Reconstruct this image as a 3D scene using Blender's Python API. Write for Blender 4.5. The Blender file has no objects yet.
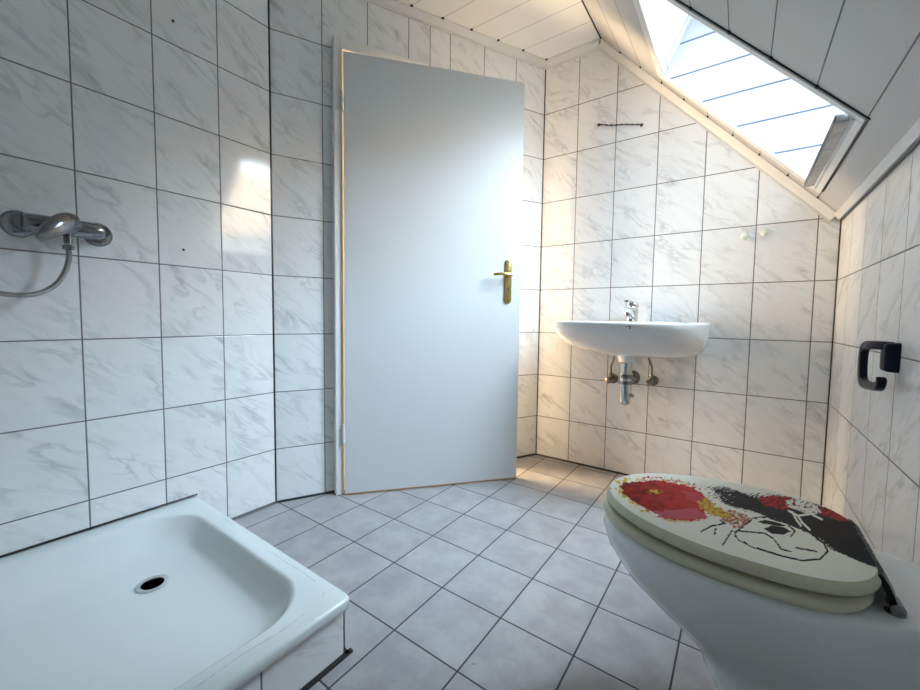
import bpy, bmesh, math, random
from mathutils import Vector, Matrix, noise
random.seed(7)
PI = math.pi
COL = bpy.context.scene.collection
# ------------------------------------------------------------------ camera and room figures
F, PITCH, ROLL, YAW, H = 393.3034, 0.0595, 0.0125, 0.6256, 0.8273
CX, CY = 455.897, 341.509
P, Z1, TW = 0.253, 0.2416, 0.2039
A, YC, AN, YW, XR = 1.6333, 0.9149, 0.4683, 2.2074, 0.31
YN = -0.34                      # wall behind the camera
ZC = 2.30                       # flat ceiling
XB = -0.66                      # where the slope starts
T = 1.05 / 0.97                 # slope fall per metre
fwd = Vector((-math.sin(YAW) * math.cos(PITCH), math.cos(YAW) * math.cos(PITCH), -math.sin(PITCH)))
right = Vector((math.cos(YAW), math.sin(YAW), 0)); up = right.cross(fwd)
cr, sr = math.cos(ROLL), math.sin(ROLL)
camx = right * cr + up * sr; camy = -right * sr + up * cr
def project(p):                  # world point to photo coordinates (used to lay out the lid's printed picture)
    v = Vector(p) - Vector((0, 0, H)); c = v.dot(fwd)
    return CX + F * v.dot(camx) / c, CY - F * v.dot(camy) / c
tD = Vector((math.sin(AN), math.cos(AN), 0)); nD = Vector((math.cos(AN), -math.sin(AN), 0)); pD = Vector((-A, YC, 0))
LD = (YW - YC) / math.cos(AN)
XCN = -A + math.sin(AN) * LD     # corner diagonal/back wall
def dpt(s, off, z): return pD + tD * s + nD * off + Vector((0, 0, z))
def zs(x): return ZC - T * (x - XB)
# ------------------------------------------------------------------ materials
def mat(name):
    m = bpy.data.materials.new(name); m.use_nodes = True
    nt = m.node_tree; b = nt.nodes['Principled BSDF']
    return m, nt, b
def N(nt, t, **kw):
    n = nt.nodes.new(t)
    for k, v in kw.items():
        if k.startswith('i_'): n.inputs[k[2:].replace('_', ' ')].default_value = v
        else: setattr(n, k, v)
    return n
def L(nt, a, b): nt.links.new(a, b)
def simple(name, col, rough=.4, metal=0, bump=0, bscale=200, coat=0, var=0, spec=.5):
    m, nt, b = mat(name)
    b.inputs['Base Color'].default_value = (*col, 1); b.inputs['Roughness'].default_value = rough
    b.inputs['Metallic'].default_value = metal; b.inputs['Coat Weight'].default_value = coat
    b.inputs['Specular IOR Level'].default_value = spec
    tc = N(nt, 'ShaderNodeTexCoord')
    if bump:
        n = N(nt, 'ShaderNodeTexNoise'); n.inputs['Scale'].default_value = bscale
        L(nt, tc.outputs['Object'], n.inputs['Vector'])
        bp = N(nt, 'ShaderNodeBump'); bp.inputs['Strength'].default_value = bump; bp.inputs['Distance'].default_value = .002
        L(nt, n.outputs['Fac'], bp.inputs['Height']); L(nt, bp.outputs['Normal'], b.inputs['Normal'])
    n2 = N(nt, 'ShaderNodeTexNoise'); n2.inputs['Scale'].default_value = 9; L(nt, tc.outputs['Object'], n2.inputs['Vector'])
    mr = N(nt, 'ShaderNodeMapRange'); mr.inputs['To Min'].default_value = 1 - var; mr.inputs['To Max'].default_value = 1 + var
    L(nt, n2.outputs['Fac'], mr.inputs['Value'])
    mx = N(nt, 'ShaderNodeVectorMath', operation='SCALE'); mx.inputs[0].default_value = col
    L(nt, mr.outputs['Result'], mx.inputs['Scale']); L(nt, mx.outputs['Vector'], b.inputs['Base Color'])
    return m
def math_(nt, op, a, b=None):
    n = N(nt, 'ShaderNodeMath', operation=op)
    for i, v in enumerate((a, b)):
        if v is None: continue
        if isinstance(v, (int, float)): n.inputs[i].default_value = v
        else: L(nt, v, n.inputs[i])
    return n.outputs[0]
def mixc(nt, fac, a, b):
    n = N(nt, 'ShaderNodeMix', data_type='RGBA')
    L(nt, fac, n.inputs['Factor'])
    for s, v in (('A', a), ('B', b)):
        k = [i for i in n.inputs if i.name == s and i.type == 'RGBA'][0]
        if isinstance(v, tuple): k.default_value = (*v, 1)
        else: L(nt, v, k)
    return [o for o in n.outputs if o.type == 'RGBA'][0]
def maprange(nt, v, a, b, c=0, d=1, smooth=True):
    n = N(nt, 'ShaderNodeMapRange'); n.interpolation_type = 'SMOOTHSTEP' if smooth else 'LINEAR'
    L(nt, v, n.inputs['Value'])
    for k, x in zip(('From Min', 'From Max', 'To Min', 'To Max'), (a, b, c, d)): n.inputs[k].default_value = x
    return n.outputs['Result']
def marble_tile(name, base=(.81, .82, .825), vein=(.40, .42, .44), grout=(.16, .155, .155), rough=.10, slant=38):
    """white glazed tile, cell UV in metres pairs: UVMap = distance to the cell's low edges, UVfar = distance to its high edges"""
    m, nt, b = mat(name)
    uv = N(nt, 'ShaderNodeUVMap', uv_map='UVMap'); uf = N(nt, 'ShaderNodeUVMap', uv_map='UVfar')
    s1 = N(nt, 'ShaderNodeSeparateXYZ'); s2 = N(nt, 'ShaderNodeSeparateXYZ')
    L(nt, uv.outputs[0], s1.inputs[0]); L(nt, uf.outputs[0], s2.inputs[0])
    d = math_(nt, 'MINIMUM', math_(nt, 'MINIMUM', s1.outputs[0], s1.outputs[1]), math_(nt, 'MINIMUM', s2.outputs[0], s2.outputs[1]))
    g = maprange(nt, d, .0015, .0024, 1, 0)
    ur = N(nt, 'ShaderNodeUVMap', uv_map='UVrnd')
    # tile-local pattern position with an offset of its own per tile
    sc = N(nt, 'ShaderNodeVectorMath', operation='SCALE'); sc.inputs['Scale'].default_value = 37.0; L(nt, ur.outputs[0], sc.inputs[0])
    ad = N(nt, 'ShaderNodeVectorMath', operation='ADD'); L(nt, uv.outputs[0], ad.inputs[0]); L(nt, sc.outputs[0], ad.inputs[1])
    ro = N(nt, 'ShaderNodeMapping'); ro.inputs['Rotation'].default_value = (0, 0, math.radians(slant)); L(nt, ad.outputs[0], ro.inputs['Vector'])
    mp = N(nt, 'ShaderNodeMapping'); mp.inputs['Scale'].default_value = (6, 19, 1)
    L(nt, ro.outputs[0], mp.inputs['Vector'])
    n = N(nt, 'ShaderNodeTexNoise'); n.inputs['Scale'].default_value = 1.0; n.inputs['Detail'].default_value = 3; n.inputs['Roughness'].default_value = .55; n.inputs['Distortion'].default_value = .6
    L(nt, mp.outputs[0], n.inputs['Vector'])
    dv = math_(nt, 'ABSOLUTE', math_(nt, 'SUBTRACT', n.outputs['Fac'], .5))
    v1 = maprange(nt, dv, 0, .075, 1, 0)
    mp2 = N(nt, 'ShaderNodeMapping'); mp2.inputs['Scale'].default_value = (5, 13, 1); mp2.inputs['Location'].default_value = (3, 7, 0)
    L(nt, ro.outputs[0], mp2.inputs['Vector'])
    n2 = N(nt, 'ShaderNodeTexNoise'); n2.inputs['Scale'].default_value = 1.0; n2.inputs['Detail'].default_value = 2
    L(nt, mp2.outputs[0], n2.inputs['Vector'])
    patch = maprange(nt, n2.outputs['Fac'], .42, .68, 0, 1)
    vv = math_(nt, 'MULTIPLY', v1, math_(nt, 'ADD', math_(nt, 'MULTIPLY', patch, .75), .10))
    n3 = N(nt, 'ShaderNodeTexNoise'); n3.inputs['Scale'].default_value = 1.6; L(nt, mp.outputs[0], n3.inputs['Vector'])
    soft = maprange(nt, n3.outputs['Fac'], .5, .75, 0, .35)
    fac = math_(nt, 'MINIMUM', math_(nt, 'ADD', math_(nt, 'MULTIPLY', vv, .50), math_(nt, 'MULTIPLY', soft, patch)), 1.0)
    c = mixc(nt, fac, base, vein)
    # slight tone shift from tile to tile
    sr_ = N(nt, 'ShaderNodeSeparateXYZ'); L(nt, ur.outputs[0], sr_.inputs[0])
    tone = maprange(nt, sr_.outputs[0], 0, 1, .965, 1.02, False)
    tn = N(nt, 'ShaderNodeVectorMath', operation='SCALE'); L(nt, c, tn.inputs[0]); L(nt, tone, tn.inputs['Scale'])
    cc = mixc(nt, g, tn.outputs[0], grout)
    L(nt, cc, b.inputs['Base Color'])
    L(nt, maprange(nt, g, 0, 1, rough, .8), b.inputs['Roughness'])
    bp = N(nt, 'ShaderNodeBump'); bp.inputs['Strength'].default_value = .6; bp.inputs['Distance'].default_value = .0012
    L(nt, math_(nt, 'SUBTRACT', 1.0, maprange(nt, d, .001, .004, 1, 0)), bp.inputs['Height'])
    n4 = N(nt, 'ShaderNodeTexNoise'); n4.inputs['Scale'].default_value = 9; L(nt, ad.outputs[0], n4.inputs['Vector'])
    bp2 = N(nt, 'ShaderNodeBump'); bp2.inputs['Strength'].default_value = .12; bp2.inputs['Distance'].default_value = .003
    L(nt, n4.outputs['Fac'], bp2.inputs['Height']); L(nt, bp.outputs[0], bp2.inputs['Normal'])
    L(nt, bp2.outputs['Normal'], b.inputs['Normal'])
    return m
def floor_mat():
    m, nt, b = mat('floor_tiles')
    tc = N(nt, 'ShaderNodeTexCoord'); s = N(nt, 'ShaderNodeSeparateXYZ'); L(nt, tc.outputs['Object'], s.inputs[0])
    ds, cells = [], []
    for k, (o, per) in enumerate(((-.297, .205), (.9225, .2057))):
        u = math_(nt, 'DIVIDE', math_(nt, 'SUBTRACT', s.outputs[k], o), per)
        fr = math_(nt, 'FRACT', u); cells.append(math_(nt, 'FLOOR', u))
        ds.append(math_(nt, 'MULTIPLY', math_(nt, 'MINIMUM', fr, math_(nt, 'SUBTRACT', 1.0, fr)), per))
    d = math_(nt, 'MINIMUM', ds[0], ds[1])
    g = maprange(nt, d, .0017, .0028, 1, 0)
    cb = N(nt, 'ShaderNodeCombineXYZ'); L(nt, cells[0], cb.inputs[0]); L(nt, cells[1], cb.inputs[1])
    wn = N(nt, 'ShaderNodeTexWhiteNoise', noise_dimensions='2D'); L(nt, cb.outputs[0], wn.inputs['Vector'])
    sc = N(nt, 'ShaderNodeVectorMath', operation='SCALE'); sc.inputs['Scale'].default_value = 19; L(nt, wn.outputs['Color'], sc.inputs[0])
    ad = N(nt, 'ShaderNodeVectorMath', operation='ADD'); L(nt, sc.outputs[0], ad.inputs[0]); L(nt, tc.outputs['Object'], ad.inputs[1])
    n = N(nt, 'ShaderNodeTexNoise'); n.inputs['Scale'].default_value = 11; n.inputs['Detail'].default_value = 5; n.inputs['Roughness'].default_value = .6
    L(nt, ad.outputs[0], n.inputs['Vector'])
    c = mixc(nt, maprange(nt, n.outputs['Fac'], .3, .7), (.305, .295, .31), (.40, .395, .405))
    tone = maprange(nt, wn.outputs['Value'], 0, 1, .93, 1.05, False)
    tn = N(nt, 'ShaderNodeVectorMath', operation='SCALE'); L(nt, c, tn.inputs[0]); L(nt, tone, tn.inputs['Scale'])
    # a few small dark marks
    n5 = N(nt, 'ShaderNodeTexNoise'); n5.inputs['Scale'].default_value = 26; L(nt, tc.outputs['Object'], n5.inputs['Vector'])
    spots = maprange(nt, n5.outputs['Fac'], .765, .79, 0, .6)
    c2 = mixc(nt, spots, tn.outputs[0], (.12, .11, .10))
    cc = mixc(nt, g, c2, (.055, .055, .058)); L(nt, cc, b.inputs['Base Color'])
    L(nt, maprange(nt, g, 0, 1, .32, .85), b.inputs['Roughness'])
    bp = N(nt, 'ShaderNodeBump'); bp.inputs['Strength'].default_value = .5; bp.inputs['Distance'].default_value = .0012
    L(nt, math_(nt, 'SUBTRACT', 1.0, g), bp.inputs['Height']); L(nt, bp.outputs[0], b.inputs['Normal'])
    return m
def board_mat(name, axis, off, per, col=(.80, .79, .77), groove=(.22, .21, .20), hw=.0016):
    """painted panel boards with a narrow dark joint every `per` metres along the given axis of the object's own UV"""
    m, nt, b = mat(name)
    uv = N(nt, 'ShaderNodeUVMap', uv_map='UVMap'); s = N(nt, 'ShaderNodeSeparateXYZ'); L(nt, uv.outputs[0], s.inputs[0])
    fr = math_(nt, 'FRACT', math_(nt, 'DIVIDE', math_(nt, 'SUBTRACT', s.outputs[axis], off), per))
    d = math_(nt, 'MULTIPLY', math_(nt, 'MINIMUM', fr, math_(nt, 'SUBTRACT', 1.0, fr)), per)
    g = maprange(nt, d, hw * .6, hw * 1.3, 1, 0)
    n = N(nt, 'ShaderNodeTexNoise'); n.inputs['Scale'].default_value = 260; n.inputs['Detail'].default_value = 3
    L(nt, uv.outputs[0], n.inputs['Vector'])
    c = mixc(nt, g, mixc(nt, maprange(nt, n.outputs['Fac'], .3, .7), tuple(x * .97 for x in col), col), groove)
    L(nt, c, b.inputs['Base Color']); b.inputs['Roughness'].default_value = .45
    bp = N(nt, 'ShaderNodeBump'); bp.inputs['Strength'].default_value = .25; bp.inputs['Distance'].default_value = .002
    hgt = math_(nt, 'ADD', math_(nt, 'MULTIPLY', n.outputs['Fac'], .12), math_(nt, 'SUBTRACT', 1.0, maprange(nt, d, .001, .005, 1, 0)))
    L(nt, hgt, bp.inputs['Height']); L(nt, bp.outputs[0], b.inputs['Normal'])
    return m
M = {}
M['tile'] = marble_tile('white_marbled_tile')
M['sill'] = marble_tile('grey_marbled_sill', base=(.42, .43, .42), vein=(.2, .21, .21))
M['floor'] = floor_mat()
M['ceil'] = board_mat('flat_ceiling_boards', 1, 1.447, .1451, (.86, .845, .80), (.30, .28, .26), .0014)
M['slope'] = board_mat('sloped_ceiling_boards', 0, -.558 * 1.4737, .0987 * 1.4737, (.48, .48, .475), (.05, .05, .05), .0020)  # whitish boards coloured grey: the slope's shade is put into the base colour
M['reveal'] = board_mat('white_reveal_boards', 1, 1.645, .1395, (.68, .69, .70), (.12, .17, .24), .0040)
M['white_trim'] = simple('white_painted_trim', (.70, .70, .69), .4)
M['door'] = simple('door_white_laminate', (.65, .67, .68), .28, bump=.02, bscale=400)
M['door_edge'] = simple('door_edge_cream', (.70, .60, .42), .5)
M['door_wood'] = simple('raw_wood_edge', (.52, .30, .14), .6, var=.2)
M['casing'] = simple('door_casing_white', (.74, .74, .73), .3)
M['silicone'] = simple('black_silicone', (.012, .012, .014), .35)
M['ceramic'] = simple('white_ceramic', (.80, .815, .82), .08, coat=.3)
M['tray'] = simple('white_enamel', (.74, .80, .81), .16, bump=.03, bscale=500)
M['lime'] = simple('limescale_trace', (.50, .56, .56), .5)
M['chrome'] = simple('chrome', (.62, .64, .66), .09, 1)
M['dchrome'] = simple('worn_chrome', (.25, .25, .26), .16, 1, var=.25)
M['brassy'] = simple('aged_brass_chrome', (.27, .24, .20), .22, 1, var=.35)
M['brass'] = simple('polished_brass', (.70, .52, .20), .18, 1, var=.12)
M['dark'] = simple('dark_hole', (.008, .008, .008), .6)
M['navy'] = simple('navy_plastic', (.004, .006, .020), .38, spec=.22)
M['seat'] = simple('cream_seat_plastic', (.60, .58, .43), .30)
M['ivory'] = simple('ivory_plastic', (.74, .79, .70), .2)
M['hall'] = simple('hall_wall_paint', (.72, .62, .46), .7)
M['wire'] = simple('dark_cable', (.04, .035, .03), .4)
M['white_plastic'] = simple('white_window_frame', (.85, .86, .87), .3)
M['roof_tile'] = simple('clay_roof_tiles', (.55, .36, .22), .8, bump=.3, bscale=12, var=.5)
# braided hose
def hose_mat():
    m, nt, b = mat('chrome_hose'); b.inputs['Metallic'].default_value = 1; b.inputs['Roughness'].default_value = .22
    b.inputs['Base Color'].default_value = (.45, .45, .44, 1)
    uv = N(nt, 'ShaderNodeUVMap', uv_map='UVMap'); s = N(nt, 'ShaderNodeSeparateXYZ'); L(nt, uv.outputs[0], s.inputs[0])
    w = math_(nt, 'SINE', math_(nt, 'MULTIPLY', s.outputs[1], 2 * PI / .0035))
    bp = N(nt, 'ShaderNodeBump'); bp.inputs['Strength'].default_value = .8; bp.inputs['Distance'].default_value = .001
    L(nt, w, bp.inputs['Height']); L(nt, bp.outputs[0], b.inputs['Normal']); return m
M['hose'] = hose_mat()
def glass_mat():
    m, nt, b = mat('clear_glass'); nt.nodes.remove(b)
    out = nt.nodes['Material Output']; tr = N(nt, 'ShaderNodeBsdfTransparent'); tr.inputs[0].default_value = (.95, .97, .97, 1)
    gl = N(nt, 'ShaderNodeBsdfGlossy'); gl.inputs['Roughness'].default_value = .02
    fr = N(nt, 'ShaderNodeFresnel'); fr.inputs['IOR'].default_value = 1.45
    mx = N(nt, 'ShaderNodeMixShader'); L(nt, fr.outputs[0], mx.inputs[0]); L(nt, tr.outputs[0], mx.inputs[1]); L(nt, gl.outputs[0], mx.inputs[2])
    L(nt, mx.outputs[0], out.inputs[0]); return m
M['glass'] = glass_mat()
# ------------------------------------------------------------------ mesh helpers
def link(name, bm, m, parent=None, smooth=None, bevel=0):
    me = bpy.data.meshes.new(name)
    bmesh.ops.recalc_face_normals(bm, faces=bm.faces) if smooth is not False or True else None
    bm.to_mesh(me); bm.free()
    for mm in (m if isinstance(m, (list, tuple)) else [m]): me.materials.append(mm)
    if smooth:
        for p in me.polygons: p.use_smooth = True
        me.set_sharp_from_angle(angle=math.radians(smooth))
    o = bpy.data.objects.new(name, me); COL.objects.link(o)
    if parent:
        o.parent = parent
        o.matrix_parent_inverse = Matrix.Translation(parent_world(parent)).inverted()
    if bevel:
        md = o.modifiers.new('bevel', 'BEVEL'); md.width = bevel; md.segments = 2; md.limit_method = 'ANGLE'
    return o
def parent_world(o):
    v = Vector(o.location)
    return v if not o.parent else v            # parts keep world coordinates; only things have a location
def tag(o, label=None, cat=None, group=None, kind=None):
    if label: o['label'] = label
    if cat: o['category'] = cat
    if group: o['group'] = group
    if kind: o['kind'] = kind
    return o
def empty(name, loc, **kw):
    o = bpy.data.objects.new(name, None); o.location = loc; COL.objects.link(o); o.empty_display_size = .05
    return tag(o, **kw)
def sub(o_name, bm, m, parent, **kw):          # a sub-part: its parent part sits in world coordinates already
    o = link(o_name, bm, m, None, **kw); o.parent = parent; o.matrix_parent_inverse = Matrix.Identity(4)
    # parent part has the thing's inverse, so cancel nothing: part's world matrix is identity
    return o
def boxm(bm, mtx, sx, sy, sz):
    r = bmesh.ops.create_cube(bm, size=1, matrix=mtx @ Matrix.Diagonal((sx, sy, sz, 1))); return r
def box(bm, lo, hi):
    lo, hi = Vector(lo), Vector(hi); c = (lo + hi) / 2; s = hi - lo
    return boxm(bm, Matrix.Translation(c), *s)
def dframe(s, off, z):
    """matrix whose x runs along the diagonal wall, y into the room, z up"""
    m = Matrix((tD, nD, Vector((0, 0, 1)))).transposed().to_4x4(); m.translation = dpt(s, off, z); return m
def dbox(bm, s0, s1, o0, o1, z0, z1):
    return boxm(bm, dframe((s0 + s1) / 2, (o0 + o1) / 2, (z0 + z1) / 2), s1 - s0, o1 - o0, z1 - z0)
def axes(d):
    d = Vector(d).normalized(); a = Vector((0, 0, 1)) if abs(d.z) < .9 else Vector((1, 0, 0))
    x = a.cross(d).normalized(); return x, d.cross(x)
def loft(bm, rings, cap=True, closed=True):
    vs = [[bm.verts.new(p) for p in r] for r in rings]
    n = len(vs[0])
    for a, b in zip(vs, vs[1:]):
        for i in range(n if closed else n - 1):
            j = (i + 1) % n
            try: bm.faces.new((a[i], a[j], b[j], b[i]))
            except ValueError: pass
    if cap:
        for r in (vs[0], vs[-1]):
            try: bm.faces.new(r)
            except ValueError: pass
    return vs
def lathe(bm, prof, base, d, n=24, cap=True):
    """prof = [(radius, height)], turned about the axis d through base"""
    x, y = axes(d); d = Vector(d).normalized(); base = Vector(base)
    loft(bm, [[base + d * h + (x * math.cos(2 * PI * i / n) + y * math.sin(2 * PI * i / n)) * max(r, 1e-5) for i in range(n)] for r, h in prof], cap)
def cyl(bm, a, b, r, n=20, r2=None):
    a, b = Vector(a), Vector(b); lathe(bm, [(r, 0), (r if r2 is None else r2, (b - a).length)], a, b - a, n)
def smoothpath(pts, k=8):
    P_ = [Vector(p) for p in pts]; P_ = [P_[0] * 2 - P_[1]] + P_ + [P_[-1] * 2 - P_[-2]]; out = []
    for i in range(1, len(P_) - 2):
        p0, p1, p2, p3 = P_[i - 1:i + 3]
        for j in range(k):
            t = j / k
            out.append(.5 * ((2 * p1) + (p2 - p0) * t + (2 * p0 - 5 * p1 + 4 * p2 - p3) * t * t + (-p0 + 3 * p1 - 3 * p2 + p3) * t ** 3))
    out.append(P_[-2]); return out
def tube(bm, pts, r, n=12, uvl=False, prof=None, ref=None):
    """round (or profiled) bar along a path; r may be a number or a function of 0..1"""
    pts = [Vector(p) for p in pts]; rings = []; x = None; lens = [0]
    for a, b in zip(pts, pts[1:]): lens.append(lens[-1] + (b - a).length)
    for i, p in enumerate(pts):
        d = (pts[min(i + 1, len(pts) - 1)] - pts[max(i - 1, 0)]).normalized()
        if x is None: x = (Vector(ref) - d * d.dot(Vector(ref))).normalized() if ref else axes(d)[0]
        else: x = (x - d * x.dot(d)).normalized()
        y = d.cross(x); rr = r(i / (len(pts) - 1)) if callable(r) else r
        if prof: rings.append([p + x * u * rr + y * v * rr for u, v in prof])
        else: rings.append([p + (x * math.cos(2 * PI * k / n) + y * math.sin(2 * PI * k / n)) * rr for k in range(n)])
    vs = loft(bm, rings)
    if uvl:
        uv = bm.loops.layers.uv.new('UVMap'); idx = {}
        for i, ring in enumerate(vs):
            for k, v in enumerate(ring): idx[v] = (k / n, lens[i])
        for f in bm.faces:
            for l in f.loops: l[uv].uv = idx[l.vert]
def rrect(w, h, r, n=5):
    out = []
    for cx, cy, a0 in ((w - r, h - r, 0), (-w + r, h - r, 90), (-w + r, -h + r, 180), (w - r, -h + r, 270)):
        for k in range(n + 1):
            a = math.radians(a0 + 90 * k / n); out.append((cx + r * math.cos(a), cy + r * math.sin(a)))
    return out
# ------------------------------------------------------------------ tiled walls
def clip(poly, a, b, c):                         # keep a*u + b*v <= c
    out = []
    for i, p in enumerate(poly):
        q = poly[(i + 1) % len(poly)]; dp = a * p[0] + b * p[1] - c; dq = a * q[0] + b * q[1] - c
        if dp <= 0: out.append(p)
        if (dp < 0 < dq) or (dq < 0 < dp):
            t = dp / (dp - dq); out.append((p[0] + (q[0] - p[0]) * t, p[1] + (q[1] - p[1]) * t))
    return out
ROWS = [Z1 - P] + [Z1 + i * P for i in range(0, 10)]
def tiled(bm, place, ucols, rows, u0, u1, z0, z1, clips=(), seed=0, normal=None):
    """faces of a tiled plane: place(u, v) gives the world point; one face per tile, so each tile has a pattern of its own"""
    U = [bm.loops.layers.uv.get(k) or bm.loops.layers.uv.new(k) for k in ('UVMap', 'UVfar', 'UVrnd')]
    for ci, (a, b) in enumerate(zip(ucols, ucols[1:])):
        for ri, (c, d) in enumerate(zip(rows, rows[1:])):
            poly = [(max(a, u0), max(c, z0)), (min(b, u1), max(c, z0)), (min(b, u1), min(d, z1)), (max(a, u0), min(d, z1))]
            if poly[0][0] >= poly[1][0] - 1e-6 or poly[0][1] >= poly[2][1] - 1e-6: continue
            for cl in clips: poly = clip(poly, *cl)
            if len(poly) < 3: continue
            q = []
            for p in poly:
                if not q or (abs(p[0] - q[-1][0]) + abs(p[1] - q[-1][1])) > 1e-6: q.append(p)
            if len(q) < 3: continue
            f = bm.faces.new([bm.verts.new(place(*p)) for p in q])
            rr = random.Random(hash((seed, ci, ri))); rn = (rr.random(), rr.random())
            for l, p in zip(f.loops, q):
                l[U[0]].uv = (p[0] - a, p[1] - c); l[U[1]].uv = (b - p[0], d - p[1]); l[U[2]].uv = rn
def solidify(o, th, off=-1):
    md = o.modifiers.new('solid', 'SOLIDIFY'); md.thickness = th; md.offset = off
def flip_towards(bm, inside):
    bm.normal_update()
    for f in bm.faces:
        if (Vector(inside) - f.calc_center_median()).dot(f.normal) < 0: f.normal_flip()
def wall(name, builder, inside=(-.7, .8, 1.0), back=None):
    bm = bmesh.new(); builder(bm); flip_towards(bm, inside)
    if back: back(bm)
    me = bpy.data.meshes.new(name); bm.to_mesh(me); bm.free(); me.materials.append(M['tile'])
    o = bpy.data.objects.new(name, me); COL.objects.link(o); o['kind'] = 'structure'; return o
ZT = 2.30
def cols(start, step, lo, hi):
    k0 = math.floor((lo - start) / step) - 1
    return [start + step * k for k in range(k0, k0 + int((hi - lo) / step) + 4)]
# left wall (behind the shower), u = y
wl = wall('wall_left', lambda bm: tiled(bm, lambda u, v: Vector((-A, u, v)), cols(YC - .2028, TW, YN, YC - .01)[:], ROWS, YN, YC, 0, ZT, seed=1))
# back wall (washbasin), u = x, cut by the slope
wc = [XCN, XCN + .2008] + [XCN + .2008 + k * TW for k in range(1, 8)]
wb = wall('wall_back', lambda bm: tiled(bm, lambda u, v: Vector((u, YW, v)), wc, ROWS, XCN, XR, 0, ZT, [(T, 1, ZC + T * XB)], seed=2))
wr = wall('wall_right', lambda bm: tiled(bm, lambda u, v: Vector((XR, u, v)), cols(YW - .2, TW, YN, YW), ROWS, YN, YW, 0, zs(XR) + .004, seed=3))
wn = wall('wall_front', lambda bm: tiled(bm, lambda u, v: Vector((u, YN, v)), cols(0, TW, -A, XR), ROWS, -A, XR, 0, ZT, [(T, 1, ZC + T * XB)], seed=4))
S0, S1, DH = .292, 1.150, 1.990                 # doorway in the diagonal wall
dc = [0, .209, .41, .611, .723, .835, 1.037, 1.243, LD]
def dwall(bm):
    pl = lambda u, v: dpt(u, 0, v)
    tiled(bm, pl, dc, ROWS, 0, S0, 0, ZT, seed=5); tiled(bm, pl, dc, ROWS, S1, LD, 0, ZT, seed=5)
    tiled(bm, pl, dc, ROWS, S0, S1, DH, ZT, seed=5)
def dback(bm): pass
wd = wall('wall_diagonal', dwall)
for o, d in ((wl, .1), (wb, .1), (wr, .1), (wn, .1), (wd, .12)): solidify(o, d)
def flat(name, quad_uv, m, th, up_):
    bm = bmesh.new(); uv = bm.loops.layers.uv.new('UVMap')
    for poly in quad_uv:
        f = bm.faces.new([bm.verts.new(p) for p, _ in poly])
        for l, (_, w) in zip(f.loops, poly): l[uv].uv = w
    bm.normal_update()
    for f in bm.faces:
        if f.normal.dot(Vector(up_)) < 0: f.normal_flip()
    me = bpy.data.meshes.new(name); bm.to_mesh(me); bm.free(); me.materials.append(m)
    o = bpy.data.objects.new(name, me); COL.objects.link(o); solidify(o, th); o['kind'] = 'structure'; return o
# floor, also under the doorway and into the hall
hp = [dpt(-.35, -.0, 0), dpt(-.35, -1.7, 0), dpt(1.9, -1.7, 0), dpt(1.9, 0, 0)]
fp = [(-A - .05, YN - .05, 0), (XR + .05, YN - .05, 0), (XR + .05, YW + .05, 0), (XCN, YW + .05, 0), tuple(dpt(LD, 0, 0)), tuple(dpt(0, 0, 0)), (-A - .05, YC, 0)]
flat('floor', [[(p, (p[0], p[1])) for p in fp]], M['floor'], .06, (0, 0, 1))
flat('floor', [[(tuple(p), (p[0], p[1])) for p in hp]], M['floor'], .06, (0, 0, 1)).name = 'floor_hall'
# flat ceiling
cp = [(-A - .05, YN - .05), (XB, YN - .05), (XB, YW + .05), (XCN - .05, YW + .05), (-A - .05, YC + .0)]
flat('ceiling', [[((x, y, ZC), (x, y)) for x, y in cp]], M['ceil'], .04, (0, 0, -1))
# sloped ceiling around the skylight opening; UV x runs down the slope
OX0, OX1, OY0, OY1 = -.335, .205, 1.43, 2.065
def sp(x, y, n=0): return Vector((x + n * .7345, y, zs(x) + n * .6786))
def srect(x0, x1, y0, y1): return [(tuple(sp(x, y)), (x * 1.4737, y)) for x, y in ((x0, y0), (x1, y0), (x1, y1), (x0, y1))]
XE = XR + .03; GP = .006
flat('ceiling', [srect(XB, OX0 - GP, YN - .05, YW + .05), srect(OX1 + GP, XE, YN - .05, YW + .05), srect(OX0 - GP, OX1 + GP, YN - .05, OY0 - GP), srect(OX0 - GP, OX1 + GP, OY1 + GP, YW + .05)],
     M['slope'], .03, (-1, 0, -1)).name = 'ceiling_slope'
# ------------------------------------------------------------------ dark joints, mouldings
tn = [0]
def trim(bm, m, smooth=None, bevel=0):
    tn[0] += 1; o = link('trim_%d' % tn[0], bm, m, smooth=smooth, bevel=bevel); o['kind'] = 'structure'; return o
def strip(a, b, w=.006, n=6, m='silicone'):
    bm = bmesh.new(); cyl(bm, a, b, w, n); trim(bm, M[m])
jw = .006
strip((-A + .002, .60, .003), (-A + .002, YC, .003), jw)
strip(dpt(0, .001, .003), dpt(.25, .001, .003), jw)
strip(dpt(1.215, .001, .003), dpt(LD, .001, .003), jw)
strip((XCN, YW - .001, .003), (XR, YW - .001, .003), jw)
strip((XR - .001, YN, .003), (XR - .001, YW, .003), jw)
strip((-A, YC, 0), (-A, YC, ZC), .0042)
strip((XCN, YW, 0), (XCN, YW, ZC - .03), .0042)
strip((XR, YW, 0), (XR, YW, zs(XR)), .0048)
strip((-A + .002, YN, .152), (-A + .002, .605, .152), .0032)
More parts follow.
